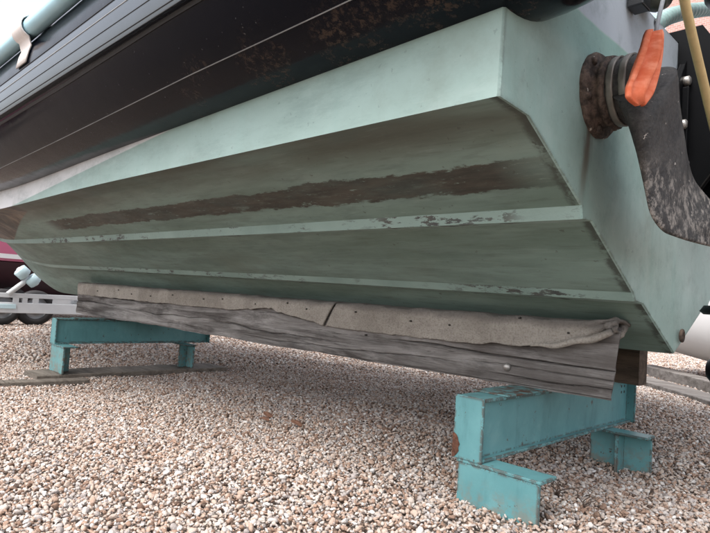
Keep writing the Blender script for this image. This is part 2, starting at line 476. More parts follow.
def axis_coords(lo, hi, step):
    core = np.arange(lo, hi + step / 2, step)
    out = []; d = step; v = hi
    while v < 600: d *= 1.35; v += d; out.append(v)
    neg = []; d = step; v = lo
    while v > -600: d *= 1.35; v -= d; neg.append(v)
    return np.array(neg[::-1] + core.tolist() + out)
gx = axis_coords(-9, 2, .1); gy = axis_coords(-1, 9, .1)
GX, GY = np.meshgrid(gx, gy, indexing='ij')
GZ = ground_h(GX, GY) - .006
rows = [[(GX[i, j], GY[i, j], GZ[i, j]) for j in range(len(gy))] for i in range(len(gx))]
V, Fc = grid(rows)
t = NT('gravel_bed', .9, .2)
vc = t.voro(95, out='Color')
d = t.voro(95)
hsv = t.n.new('ShaderNodeSeparateColor'); t.l.new(vc, hsv.inputs[0])
c = t.ramp(hsv.outputs[0], [(0, (.12, .09, .07)), (.3, (.33, .25, .20)), (.6, (.43, .36, .31)), (.85, (.56, .52, .47)), (1, (.27, .25, .24))])
c = t.mix(t.smooth(d, .35, .6), c, (.12, .095, .08))
c = t.mix(t.math('MULTIPLY', t.smooth(t.noise(.8, 5), .4, .7), .3), c, (.27, .22, .18))
t.color(c); t.bump(t.math('SUBTRACT', 1.0, d), .9, .012)
ground = mesh('ground', V, Fc, t.m, smooth=True); ground['kind'] = 'structure'; fix_normals(ground)

# gravel stones: real stones scattered by geometry nodes
peb = bpy.data.collections.new('pebble_shapes')
t = NT('gravel_stone', .75, .3)
oi = t.n.new('ShaderNodeObjectInfo')
wnz = t.n.new('ShaderNodeTexWhiteNoise'); wnz.noise_dimensions = '1D'; t.l.new(oi.outputs['Random'], wnz.inputs['W'])
c = t.ramp(wnz.outputs['Value'], [(0, (.05, .036, .03)), (.07, (.20, .125, .09)), (.19, (.345, .225, .165)), (.33, (.44, .325, .26)), (.50, (.49, .40, .34)),
                            (.66, (.56, .49, .44)), (.76, (.27, .235, .225)), (.84, (.40, .355, .335)), (.94, (.64, .60, .565)), (1, (.72, .69, .67))])
tc = t.n.new('ShaderNodeTexCoord')
nn = t.noise(1.6, 5, .65, vec=tc.outputs['Object'])
c = t.mix(t.math('MULTIPLY', t.smooth(nn, .45, .7), .55), c, t.mix(wnz.outputs['Value'], (.34, .23, .16), (.62, .57, .52)))
t.color(c); t.bump(t.noise(4, 4, .6, vec=tc.outputs['Object']), .3, .15)
MAT['stone'] = t.m
for k in range(9):
    bm = bmesh.new(); bmesh.ops.create_icosphere(bm, subdivisions=2, radius=1)
    r = np.random.default_rng(100 + k)
    dirs = r.normal(size=(9, 3)); dirs /= np.linalg.norm(dirs, axis=1)[:, None]
    cut = r.uniform(.45, .9, 9)
    sc = np.array([1, r.uniform(.62, .95), r.uniform(.42, .72)])
    for v in bm.verts:
        p = np.array(v.co)
        for dd, cc in zip(dirs, cut):      # chop flats: flint-like stones
            q = p @ dd
            if q > cc: p = p - dd * (q - cc) * .95
        p = p * sc * (1 + .05 * r.normal())
        v.co = p
    me = bpy.data.meshes.new('stone'); bm.to_mesh(me); bm.free()
    me.polygons.foreach_set('use_smooth', [True] * len(me.polygons)); me.materials.append(MAT['stone'])
    peb.objects.link(bpy.data.objects.new('stone', me))

def in_view(x, y, z, mx=140, my=90):
    q = np.stack([x, y, z - H], -1) @ R
    px = CX + F * q[..., 0] / np.maximum(q[..., 2], .05); py = CY + F * q[..., 1] / np.maximum(q[..., 2], .05)
    return (q[..., 2] > .25) & (px > -mx) & (px < W0 + mx) & (py < H0 + my) & (py > 250)
pts = []; scl = []
def scatter(r0, r1, step, s0, s1, lift=0.0):
    xs_ = np.arange(-11, 2.5, step); ys_ = np.arange(0.0, 11, step)
    A, Bm = np.meshgrid(xs_, ys_, indexing='ij'); A = A.ravel() + rng.uniform(-.6, .6, A.size) * step; Bm = Bm.ravel() + rng.uniform(-.6, .6, Bm.size) * step
    r = np.hypot(A, Bm); k = (r >= r0) & (r < r1); A, Bm = A[k], Bm[k]
    z = ground_h(A, Bm); k = in_view(A, Bm, z); A, Bm, z = A[k], Bm[k], z[k]
    s = rng.uniform(0, 1, A.size) ** 1.7 * (s1 - s0) + s0
    pts.append(np.stack([A, Bm, z + rng.uniform(-.004, .004, A.size) + lift], -1)); scl.append(s)
scatter(.5, 2.5, .0084, .0034, .0084)
scatter(.5, 2.5, .030, .0065, .0125, .002)
scatter(2.5, 4.6, .0118, .0050, .0105)
scatter(4.6, 10.5, .025, .009, .017)
PTS = np.concatenate(pts); SCL = np.concatenate(scl).astype(np.float32)
gm = bpy.data.meshes.new('gravel'); gm.vertices.add(len(PTS)); gm.vertices.foreach_set('co', PTS.astype(np.float32).ravel())
a = gm.attributes.new('size', 'FLOAT', 'POINT'); a.data.foreach_set('value', SCL)
gravel = bpy.data.objects.new('gravel', gm); COL.objects.link(gravel)
gravel['kind'] = 'stuff'; gravel['label'] = 'beige and brown flint gravel covering the yard'; gravel['category'] = 'gravel'
ng = bpy.data.node_groups.new('scatter_stones', 'GeometryNodeTree')
ng.interface.new_socket('Geometry', in_out='INPUT', socket_type='NodeSocketGeometry')
ng.interface.new_socket('Geometry', in_out='OUTPUT', socket_type='NodeSocketGeometry')
gi, go = ng.nodes.new('NodeGroupInput'), ng.nodes.new('NodeGroupOutput')
ci = ng.nodes.new('GeometryNodeCollectionInfo'); ci.inputs['Collection'].default_value = peb
ci.inputs['Separate Children'].default_value = True; ci.inputs['Reset Children'].default_value = True
ip = ng.nodes.new('GeometryNodeInstanceOnPoints'); ip.inputs['Pick Instance'].default_value = True
rv = ng.nodes.new('FunctionNodeRandomValue'); rv.data_type = 'FLOAT_VECTOR'
rv.inputs['Min'].default_value = (-.9, -.9, 0); rv.inputs['Max'].default_value = (.9, .9, 6.283)
at = ng.nodes.new('GeometryNodeInputNamedAttribute'); at.data_type = 'FLOAT'; at.inputs['Name'].default_value = 'size'
m2p = ng.nodes.new('GeometryNodeMeshToPoints')
ng.links.new(gi.outputs[0], m2p.inputs['Mesh']); ng.links.new(m2p.outputs[0], ip.inputs['Points'])
ng.links.new(ci.outputs[0], ip.inputs['Instance']); ng.links.new(rv.outputs[0], ip.inputs['Rotation'])
ng.links.new(at.outputs[0], ip.inputs['Scale']); ng.links.new(ip.outputs[0], go.inputs[0])
md = gravel.modifiers.new('scatter', 'NODES'); md.node_group = ng

# ------------------------------------------------------------------ the boat
YC, XS = 1.745, -.515
boat = empty('inflatable_boat', (-3.5, YC, -.15 + H), 'mint green V hull of an inflatable boat with a thick black tube, propped on stands', 'boat')
xs = np.concatenate([np.linspace(XS, -3.2, 46), np.linspace(-3.3, -7.2, 60)])
#        x     keelZ  s2h  s2z   s1h  s1z   chh  chz
KEY = [(-.515, -.100, .300, .030, .607, .183, .937, .338), (-2.0, -.115, .300, .042, .607, .182, .937, .338),
       (-3.5, -.135, .300, .049, .603, .185, .930, .325), (-4.5, -.148, .290, .054, .58, .198, .885, .340),
       (-5.2, -.145, .26, .085, .50, .235, .79, .385), (-5.8, -.055, .20, .145, .385, .29, .63, .45),
       (-6.3, .085, .125, .225, .245, .365, .43, .52), (-6.8, .25, .055, .33, .11, .44, .21, .58), (-7.2, .45, .004, .47, .006, .51, .01, .62)]
S = spline(KEY, xs)
TK = [(-.515, .915, .737, .250), (-2.0, .918, .712, .262), (-3.3, .925, .690, .270), (-4.5, .88, .715, .270), (-5.5, .72, .80, .262),
      (-6.3, .48, .90, .250), (-6.9, .22, .98, .240), (-7.2, .03, 1.01, .235)]
TS = spline(TK, xs)
tp = S[:, 5 + 0] / .937                                    # taper of the section
def sec(side, h, z): return np.stack([xs, YC + side * h, z + H], -1)
for side in (-1, 1):
    kz, s2h, s2z, s1h, s1z, chh, chz = S.T
    tp = chh / .937
    sidetop = sec(side, np.minimum(chh - .006, TS[:, 0] + .02), TS[:, 1])
    ch = sec(side, chh, chz); ch1 = sec(side, chh - .022 * tp, chz + .001); kn = sec(side, chh - .095 * tp, chz - .006)
    s1t = sec(side, s1h + .007 * tp, s1z + .027 * tp); s1b = sec(side, s1h, s1z); s1i = sec(side, s1h - .045 * tp, s1z + .002)
    s2t = sec(side, s2h + .018 * tp, s2z + .020 * tp); s2b = sec(side, s2h, s2z); s2i = sec(side, s2h - .05 * tp, s2z - .005)
    kl = sec(side, s2h * 0 + .001, kz)
    def strip(name, lines, vals, mat, sub=5, smooth=True):
        L = []; A = []
        for q in range(len(lines) - 1):
            for w in np.linspace(0, 1, sub, endpoint=False):
                L.append(lines[q] * (1 - w) + lines[q + 1] * w); A.append(vals[q] * (1 - w) + vals[q + 1] * w)
        L.append(lines[-1]); A.append(vals[-1])
        rows = [[tuple(L[j][i]) for j in range(len(L))] for i in range(len(xs))]
        V, Fc = grid(rows)
        if side < 0: Fc = [f[::-1] for f in Fc]
        o = mesh(name, V, Fc, mat, boat, smooth=smooth, attrs={'pv': [A[j] for i in range(len(xs)) for j in range(len(L))]})
        return o
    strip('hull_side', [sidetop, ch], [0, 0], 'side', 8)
    strip('bottom_panel', [ch, ch1, kn, s1t], [0, .02, .22, 1.0], 'bottom1', 6)
    strip('strake', [s1t, s1b, s1i], [0, 0, 0], 'strake', 2, False)
    strip('bottom_panel', [s1i, s2t], [1.1, 2.0], 'bottom', 6)
    strip('strake', [s2t, s2b, s2i], [0, 0, 0], 'strake', 2, False)
    strip('bottom_panel', [s2i, kl], [2.1, 3.0], 'bottom', 6)
    if side < 0:
        outline = [sidetop[0], ch[0], kn[0], s1t[0], s1b[0], s1i[0], s2t[0], s2b[0], s2i[0], kl[0]]

# transom with a slightly eased rim
half = [(YC - p[1], p[2]) for p in outline]          # (half width, z)
TOPZ = .738 + H
poly = [(YC - half[0][0], TOPZ)] + [(YC - h, z) for h, z in half[1:]] + [(YC + h, z) for h, z in half[1:][::-1]] + [(YC + half[0][0], TOPZ)]
poly = np.array(poly); cen = np.array([YC, .38 + H])
inn = cen + (poly - cen) * np.array([.9955, .992])
n = len(poly)
V = [(XS + .000, y, z) for y, z in poly] + [(XS + .004, y, z) for y, z in inn] + [(XS - .045, y, z) for y, z in poly]
Fc = [(i, (i + 1) % n, n + (i + 1) % n, n + i) for i in range(n)] + [(2 * n + i, 2 * n + (i + 1) % n, (i + 1) % n, i) for i in range(n) if i in (n - 1,)] + [tuple(range(n, 2 * n))]
tr = mesh('transom', V, Fc, 'transom', boat); fix_normals(tr)
# make sure the transom faces aft
if sum(p.normal.x * p.area for p in tr.data.polygons) < 0:
    tr.data.flip_normals()
dk = [(x, YC - h, .60 + H) for x, h in zip(xs[::4], np.minimum(S[::4, 5], TS[::4, 0]))]
rowsd = [[p, (p[0], 2 * YC - p[1], p[2])] for p in dk if p[0] > -6.2]
deck = mesh('deck', *grid(rowsd), 'deck', boat)

# tubes
TXc = np.concatenate([XS + .33 * np.sin(np.linspace(math.pi / 2, .12, 14)), np.linspace(XS, -3.2, 60), np.linspace(-3.25, -7.2, 70)])
TT = spline(TK, TXc); TT[:, 2] *= np.where(TXc > XS, np.sqrt(np.clip(1 - ((TXc - XS) / .33) ** 2, 0, 1)), 1)
def tube_pt(side, i, ang, extra=0.0):
    hh, z, r = TT[i]
    tx = (TT[min(i + 1, len(TXc) - 1), 0] - TT[max(i - 1, 0), 0]) / (TXc[min(i + 1, len(TXc) - 1)] - TXc[max(i - 1, 0)])
    if TXc[i] > -3.0: tx = 0
    nrm = np.array([-tx, 1.0]); nrm /= np.linalg.norm(nrm)       # outward direction in (x, half)
    q = (r + extra)
    off = -math.cos(ang) * q                                   # ang measured in (y, z) for the port side: y = cos, z = sin
    return (TXc[i] + nrm[0] * off, YC + side * (hh + nrm[1] * off), z + H + math.sin(ang) * q)
def elev_to_ang(i, e):
    """port tube angle first met by a sight line from the camera at elevation e"""
    hh, z, r = TT[i]; c_ = np.array([YC - hh, z]); d_ = np.array([math.cos(e), math.sin(e)])
    bq = c_ @ d_; disc = bq * bq - (c_ @ c_ - r * r)
    s_ = bq - math.sqrt(max(disc, 0)); p = d_ * s_ - c_
    return math.atan2(p[1], p[0]) % (2 * math.pi)
SEG = 72
for side in (-1, 1):
    rows = [[tube_pt(side, i, a) for a in np.linspace(0, 2 * math.pi, SEG, endpoint=False)] for i in range(len(TXc))]
    V, Fc = grid(rows, True); Fc.append(tuple(range(SEG)))
    tb = mesh('tube', V, Fc, 'tube', boat, smooth=True); fix_normals(tb)
    ii = [i for i in range(len(TXc)) if XS - .05 > TXc[i] > -6.9]
    def band(name, e_keys, width, raise_, mat, prof=None, xmin=-6.9):
        ids = [i for i in ii if TXc[i] > xmin]
        E = np.radians(np.interp([TXc[i] for i in ids][::-1], [k[0] for k in e_keys][::-1], [k[1] for k in e_keys][::-1]))[::-1]
        rr = []
        for i, e in zip(ids, E):
            if TXc[i] > -3.6: a0 = elev_to_ang(i, e); last = a0
            else: a0 = last
            r = TT[i, 2]
            pr = prof or [(-.5, -.002), (-.4, raise_), (.4, raise_), (.5, -.002)]
            rr.append([tube_pt(side, i, a0 + u * width / r, h) for u, h in pr])
        o = mesh(name, *grid(rr), mat, tb, smooth=prof is not None); return fix_normals(o)
    band('seam', [(-.5, 37.6), (-.85, 37.2), (-1.3, 36.8), (-2.2, 35.2), (-3.6, 33.0)], .0024, .0012, 'seam')
    band('seam', [(-.5, 45.6), (-1.3, 45.5), (-2.0, 44.8), (-3.6, 44.4)], .012, .003, 'seam_dark')
    ridg = [(-.5, -.003), (-.4995, .0055), (-.498, .006)] + [(u_, .006 + .012 * (u_ + .49)) for u_ in np.linspace(-.49, .49, 15)] + [(.498, .0178), (.4995, .017), (.5, -.003)]
    band('rubbing_strake', [(-.5, 49.3), (-3.6, 48.8)], .105, .0, 'rub', ridg)
    for e_, w_, m_ in ((46.9, .0030, 'seam_dark'), (48.6, .0024, 'seam_dark'), (50.4, .0030, 'seam'), (51.6, .0024, 'seam_dark')):
        hq = .006 + .012 * (51.9 - e_) / 5.6; rw = [(-.5, hq - .001), (-.3, hq + .0014), (.3, hq + .0014), (.5, hq - .001)]
        band('strake_rib', [(-.5, e_), (-3.6, e_ - .3)], w_, .0, m_, rw)
    # pale blue pipe lashed along the upper outside of the tube
    ids = [i for i in ii if -4.6 < TXc[i] < -.75]
    ang = math.radians(150)
    tube('side_pipe', [tube_pt(side, i, ang, .032) for i in ids], .031, 'blue', boat, seg=16)
    for xb in (-1.05, -2.27, -3.5):
        i = min(ids, key=lambda q: abs(TXc[q] - xb)); p0 = np.array(tube_pt(side, i, ang, .032)); r = TT[i, 2]; hh, z, _ = TT[i]
        prof = [tube_pt(side, i, ang + u / r, .003) for u in (-.16, -.13, -.10, -.07, -.055)]
        cc = np.array(prof[0])
        dirv = (p0 - np.array(tube_pt(side, i, ang, 0))); dirv /= np.linalg.norm(dirv); tang = np.cross([1, 0, 0], dirv); 
        if (np.array(tube_pt(side, i, ang + .1)) - np.array(tube_pt(side, i, ang))) @ tang < 0: tang = -tang
        arc = [tuple(p0 + .036 * (-math.cos(q) * tang + math.sin(q) * dirv)) for q in np.linspace(-.3, math.pi + .3, 13)]
        prof = prof + arc + [tube_pt(side, i, ang + u / r, .003) for u in (.055, .08, .12)]
        rows = [[(p[0] + w, p[1], p[2]) for p in prof] for w in (-.054, -.050, .050, .054)]
        o = mesh('strap', *grid(rows), 'strap_white', boat, smooth=True)
        s_ = o.modifiers.new('thick', 'SOLIDIFY'); s_.thickness = .005; s_.offset = 1

# ---- drain on the transom (flange, boot, clamps, trunk)
DY, DZ = 1.182, .446 + H
def lathe_x(name, prof, mat, parent, yc=DY, zc=DZ, seg=36, jit=0.0, **k):
    """prof: (x, radius) spun round an axis along x"""
    r = np.random.default_rng(3)
    rows = [[(x + jit * r.normal(), yc + (rad + jit * r.normal()) * math.cos(a), zc + (rad + jit * r.normal()) * math.sin(a)) for a in np.linspace(0, 2 * math.pi, seg, endpoint=False)] for x, rad in prof]
    o = mesh(name, *grid(rows, True), mat, parent, smooth=True, **k); return fix_normals(o)
fl = lathe_x('drain_flange', [(XS, .0875), (XS + .010, .088), (XS + .016, .083), (XS + .018, .070), (XS + .030, .068), (XS + .033, .073), (XS + .040, .074), (XS + .044, .066)], 'fouled', boat, jit=.0010)
for q in range(6):
    a = q * math.pi / 3 + .3
    lathe_x('bolt', [(XS + .014, .008), (XS + .022, .008), (XS + .024, .004), (XS + .0245, .0005)], 'fouled', fl, DY + .078 * math.cos(a), DZ + .078 * math.sin(a), 8)
bt = lathe_x('drain_boot', [(XS + .030, .066), (XS + .05, .0665), (XS + .064, .0655), (XS + .080, .066), (XS + .095, .065), (XS + .104, .060), (XS + .107, .050)], 'trunk', boat, jit=.0004)
for x0 in (.047, .071):
    lathe_x('clamp_band', [(XS + x0, .066), (XS + x0, .0695), (XS + x0 + .003, .070), (XS + x0 + .010, .070), (XS + x0 + .013, .0695), (XS + x0 + .013, .066)], 'clamp', bt, jit=.0004)
# trunk: a hose squashed flat, hanging down and swept sideways at its end
le = [(633, 100), (634.5, 118), (638, 138), (643, 160), (649, 190), (653.5, 216), (667, 234), (689, 241.5), (712, 247), (738, 251)]
re = [(656, 68), (667, 80), (673, 105), (680, 135), (686.5, 160), (692, 178), (700, 192), (710, 203), (724, 212), (746, 220)]
xp = [-.405, -.395, -.39, -.386, -.382, -.378, -.37, -.36, -.35, -.34]
thk = [.052, .040, .030, .022, .016, .014, .014, .016, .017, .018]
kk = np.linspace(0, 1, 10); u = np.linspace(0, 1, 60)
Lp = spline([(k_, *on(p[0], p[1], 0, x)) for k_, p, x in zip(kk, le, xp)], u)
Rp = spline([(k_, *on(p[0], p[1], 0, x)) for k_, p, x in zip(kk, re, xp)], u)
Th = spline([(k_, t_) for k_, t_ in zip(kk, thk)], u)[:, 0]
rows = [[(XS + .085, DY + .064 * math.cos(a), DZ + .064 * math.sin(a)) for a in np.linspace(0, 2 * math.pi, 40, endpoint=False)]]
rows[0] = [rows[0][(q + 20 + 0) % 40] for q in range(40)]
for i in range(len(u)):
    c_, w_ = (Lp[i] + Rp[i]) / 2, (Rp[i] - Lp[i]) / 2; row = []
    for a in np.linspace(0, 2 * math.pi, 40, endpoint=False):
        ca, sa = -math.cos(a), -math.sin(a)
        wv = .007 * u[i] * math.sin(11 * u[i] + 2.5 * ca) + .008 * u[i] * ca * math.sin(7 * u[i] + 1)
        p = c_ + w_ * math.copysign(abs(ca) ** .8, ca) + np.array([-1, 0, 0]) * (Th[i] * sa * (1 - .3 * u[i] * math.sin(2 * a) ** 2) + wv)
        row.append(tuple(p))
    rows.append(row)
c0_ = np.array(rows[1]).mean(0)
rows = [[tuple(c0_ + (np.array(p) - c0_) * k_ + np.array([-dx_, 0, 0])) for p in rows[1]] for k_, dx_ in ((.5, .016), (.8, .011), (.95, .005))] + rows[1:]
V, Fc = grid(rows, True); Fc += [tuple(range(40)), tuple(range(62 * 40, 63 * 40))]
fix_normals(mesh('drain_trunk', V, Fc, 'trunk', boat, smooth=True, label='flattened black rubber drain trunk with pale crusted end'))

# fitting, hole and bilge hose
fx = XS + .007
fit = box('fitting_bracket', fx, fx + .035, 1.305, 1.352, .684 + H, .80 + H, 'black', boat, .003)
P0 = np.array([fx + .03, 1.40, .735 + H])
tube('hose_fitting', [P0 + np.array([-.03, -.035, -.004]), P0, P0 + np.array([.002, .02, .012]), P0 + np.array([.004, .024, .014])], [.024, .030, .030, .026], 'cap', boat, seg=20)
tube('vent_hole', [(fx - .001, 1.492, .722 + H), (fx + .004, 1.492, .722 + H)], .009, 'black', boat, seg=14)
for (px_, py_) in ((679, 93), (667, 60)):
    p = on(px_, py_, 0, XS + .009); tube('screw', [(fx - .001, p[1] - .05, p[2]), (fx + .005, p[1] - .05, p[2])], .006, 'black', boat, seg=8)
# keel drain eye near the bottom of the transom
ring = []
for a in np.linspace(0, 2 * math.pi, 25):
    ring.append((fx + .006, YC + .03 + .010 * math.cos(a), -.05 + H + .014 * math.sin(a)))
tube('drain_eye', ring, .005, 'fouled', boat, seg=8, cap=False)
# bilge hose: corrugated, arches over the transom
hp = [on(640, 34, 0, -.56), on(655, 24, 0, -.56), on(668, 17, 0, -.56), on(683, 12.5, 0, -.56), on(698, 10, 0, -.56), on(712, 9, 0, -.56), on(735, 14, 0, -.56)]
hp = np.array(hp); hs_ = np.linspace(0, 1, len(hp)); uu = np.linspace(0, 1, 161)
path = spline([(a_, *p) for a_, p in zip(hs_, hp)], uu)
tube('bilge_hose', path, .0205 + .0028 * np.sign(np.sin(uu * 2 * math.pi * 27)), 'hose', boat, seg=14)

# ---- outboard engine on the transom's centre line
eng = empty('outboard_engine', (-.3, YC, .30 + H), 'black outboard engine clamped to the middle of the mint transom, mostly beyond the frame', 'outboard engine')
ex = XS + .010
def prism_y(name, pts, y0, y1, mat, parent, bw=.004):
    n = len(pts); V = [(x, y0, z + H) for x, z in pts] + [(x, y1, z + H) for x, z in pts]
    Fc = [tuple(range(n)), tuple(range(2 * n - 1, n - 1, -1))] + [(i, (i + 1) % n, n + (i + 1) % n, n + i) for i in range(n)]
    return bevel(mesh(name, V, Fc, mat, parent), bw)
for y0 in (YC - .075, YC + .045):
    prism_y('clamp_bracket', [(ex, .34), (ex + .05, .33), (ex + .13, .45), (ex + .14, .62), (ex + .05, .765), (ex - .07, .765), (ex - .07, .742), (ex, .742)], y0, y0 + .03, 'black_paint', eng)
# splash plate between engine and transom: cut back at the top
n = 5
pl = [(1.575, .545), (1.715, .735), (1.90, .735), (1.97, .545), (1.97, .335), (1.60, .335)]
V = [(ex, y, z + H) for y, z in pl] + [(ex + .018, y, z + H) for y, z in pl]; n = len(pl)
bevel(mesh('mount_plate', V, [tuple(range(n)), tuple(range(2 * n - 1, n - 1, -1))] + [(i, (i + 1) % n, n + (i + 1) % n, n + i) for i in range(n)], 'black_paint', eng), .004)
for q in range(5):
    y = 1.64 + q * .045; box('rib', ex + .018, ex + .034, y, y + .012, .35 + H, .60 + H, 'black_paint', eng, .002)
for (y, z) in ((1.655, .62), (1.64, .50), (1.665, .40), (1.72, .66)):
    tube('mount_bolt', [(ex + .012, y, z + H), (ex + .03, y, z + H), (ex + .034, y, z + H)], [.013, .013, .008], 'steel_bolt', eng, seg=8)
def loft_z(name, secs, mat, parent, seg=24):
    rows = []
    for z, xc, a_, b_ in secs:
        rows.append([(xc + a_ * math.cos(q), YC + b_ * math.sin(q), z + H) for q in np.linspace(0, 2 * math.pi, seg, endpoint=False)])
    V, Fc = grid(rows, True); Fc += [tuple(range(seg)), tuple(range((len(rows) - 1) * seg, len(rows) * seg))]
    return fix_normals(mesh(name, V, Fc, mat, parent, smooth=True))
loft_z('midsection', [(.72, -.24, .12, .09), (.5, -.23, .11, .08), (.25, -.22, .11, .06), (.03, -.22, .13, .05)], 'black_paint', eng)
loft_z('cowl', [(.78, -.22, .20, .17), (.86, -.20, .27, .21), (1.05, -.20, .30, .22), (1.2, -.20, .29, .21), (1.28, -.20, .2, .16), (1.31, -.2, .06, .05)], 'black_paint', eng)
loft_z('cavitation_plate', [(.035, -.20, .245, .10), (.02, -.20, .255, .105), (.012, -.20, .245, .10)], 'black_paint', eng)
loft_z('lower_leg', [(.02, -.24, .14, .045), (-.06, -.26, .13, .04), (-.10, -.27, .13, .04)], 'black_paint', eng)
gc = [(-.435, .001), (-.43, .022), (-.41, .045), (-.375, .062), (-.32, .068), (-.2, .062), (-.12, .05)]
rows = [[(x, YC + r * math.cos(a), -.13 + H + r * math.sin(a)) for a in np.linspace(0, 2 * math.pi, 20, endpoint=False)] for x, r in gc]
V, Fc = grid(rows, True); Fc += [tuple(range(20)), tuple(range(len(rows) * 20 - 20, len(rows) * 20))]
fix_normals(mesh('gearcase', V, Fc, 'black_paint', eng, smooth=True))
prism_y('skeg', [(-.36, -.19), (-.2, -.19), (-.19, -.31), (-.26, -.31)], YC - .008, YC + .008, 'black_paint', eng, .003)
for q in range(3):
    a0 = q * 2 * math.pi / 3; rr = []
    for r_ in np.linspace(.03, .16, 8):
        wd = .07 * math.sin(math.pi * (r_ / .175) ** .7); rr.append([(-.08 + .04 * s_, YC + r_ * math.cos(a0 + s_ * wd / r_), -.13 + H + r_ * math.sin(a0 + s_ * wd / r_)) for s_ in (-1, -.33, .33, 1)])
    o = mesh('propeller_blade', *grid(rr), 'black_paint', eng, smooth=True); m_ = o.modifiers.new('t', 'SOLIDIFY'); m_.thickness = .008

# ---- orange cloth strap, its cord, yellow rope
st = empty('tie_strap', tuple(on(645, 60, 0, -.415)), 'orange cloth strap hanging on a grey cord over the drain trunk', 'strap')
prof = [  # pixel row of the cloth: left, right, x plane
    (29, 649.5, 661.5, -.385), (33, 647, 663, -.380), (45, 643.5, 662, -.370), (60, 638.5, 660.5, -.360), (75, 633, 658.5, -.352), (88, 629, 656, -.347), (95, 629, 653.5, -.345), (101, 632.5, 649, -.345), (106, 639, 644, -.345)]
prof = np.array(spline([tuple(p) for p in prof], np.linspace(29, 106, 34)))
ys = np.linspace(29, 106, 34)
rows = []; rows_b = []
for k, y in enumerate(ys):
    l, r, xp = prof[k]; row = []; rb = []
    for w in np.linspace(0, 1, 15):
        fold = .014 * math.sin(w * 2 * math.pi * 2.2 + .6 + k * .05) * (1 - abs(2 * w - 1) ** 3) * (.55 + .45 * math.sin(k * .12)) + .004 * (1 - (2 * w - 1) ** 2)
        p = on(l + (r - l) * w, y + 2.0 * math.sin(w * 3 + k * .1), 0, xp); p[0] += fold; row.append(tuple(p))
        rb.append((p[0] - .006 - .003 * (1 - (2 * w - 1) ** 2), p[1], p[2]))
    rows.append(row + rb[::-1])
V, Fc = grid(rows, True); m_ = 30
Fc += [tuple(range(m_)), tuple(range(33 * m_, 34 * m_))]
fix_normals(mesh('cloth', V, Fc, 'orange', st, smooth=True))
tube('cord', [on(655.5, 36, 0, -.384), on(657, 26, 0, -.386), on(660, 12, 0, -.39), on(664, -4, 0, -.395), on(672, -45, 0, -.41)], .0042, 'cord', st, seg=8)
rp = np.array([on(680, -30, 0, -.40), on(684.5, 0, 0, -.40), on(690, 26, 0, -.40), on(697, 56, 0, -.40), on(704, 85, 0, -.40), on(710, 111, 0, -.40), on(720, 150, 0, -.40), on(732, 185, 0, -.40)])
uu = np.linspace(0, 1, 90); path = spline([(a_, *p) for a_, p in zip(np.linspace(0, 1, len(rp)), rp)], uu)
ro = tube('rope', path, .0100, 'rope', None, seg=10)
ro['label'] = 'pale yellow rope hanging in front of the black outboard bracket'; ro['category'] = 'rope'

# ------------------------------------------------------------------ bunks (long timber bearers)
def bunk(y0, y1, x0, x1, zb0, zb1, zt0, zt1, mat, parent, cracks=(), seed=1, slant=.0, mitre=.0):
    """timber from x0 (bow end) to x1 (stern end); zb/zt bottom and top at each end"""
    nx, nz, ny = 360, 84, 6
    X = np.linspace(x0, x1, nx); U = (X - x0) / (x1 - x0)
    ZB = zb0 + (zb1 - zb0) * U + H; ZT = zt0 + (zt1 - zt0) * U + H
    ring_n = 2 * (nz + ny); rows = []
    wob = .004 * vnoise(X * 1.3, seed); edge_t = .004 * vnoise(X * 6, seed + 1); edge_b = .003 * vnoise(X * 5, seed + 2)
    prof = [(0, w) for w in np.linspace(0, 1, nz, endpoint=False)] + [(w, 1) for w in np.linspace(0, 1, ny, endpoint=False)] + \
           [(1, 1 - w) for w in np.linspace(0, 1, nz, endpoint=False)] + [(1 - w, 0) for w in np.linspace(0, 1, ny, endpoint=False)]
    coarse = [vnoise(X * 2.5 + 7 * j, seed + 10 + j, 4) for j in range(nz // 9 + 3)]
    fine = []
    for j in range(nz + 1):
        q_ = j / 9; k_ = int(q_); w_ = q_ - k_; w_ = w_ * w_ * (3 - 2 * w_)
        fine.append(coarse[k_] * (1 - w_) + coarse[k_ + 1] * w_ + .18 * vnoise(X * 5 + 3 * j, seed + 90 + j, 3))
    for i in range(nx):
        row = []
        for q, (a, b) in enumerate(prof):
            y = y0 + (y1 - y0) * a; z = ZB[i] + (ZT[i] - ZB[i]) * b
            if b > .98: z += edge_t[i]
            if b < .02: z += edge_b[i]
            if a == 0:
                j = min(int(b * nz), nz); y += .0018 * fine[j][i] + wob[i]
                if b < .03 or b > .97: y += .004 + .002 * fine[j][i]
                for (xa, xb, bc, amp, dep, wid) in cracks:
                    if xa < X[i] < xb:
                        s_ = math.sin(math.pi * (X[i] - xa) / (xb - xa)) ** .5
                        bb = bc + amp * CR[(xa, bc)][i]
                        g_ = math.exp(-((b - bb) / wid) ** 2); y += dep * s_ * g_
            e_ = max(0.0, 1 - (x1 - X[i]) / .3)
            x = X[i] + (slant * (b - .5) if i > nx - 12 or i < 12 else 0) - mitre * a * e_
            row.append((x, y, z))
        rows.append(row)
    V, Fc = grid(rows, True); m_ = len(prof); Fc += [tuple(range(m_)), tuple(range((nx - 1) * m_, nx * m_))]
    return fix_normals(mesh('timber', V, Fc, mat, parent, smooth=False)), X
nxs = np.linspace(-4.262, -.580, 360)
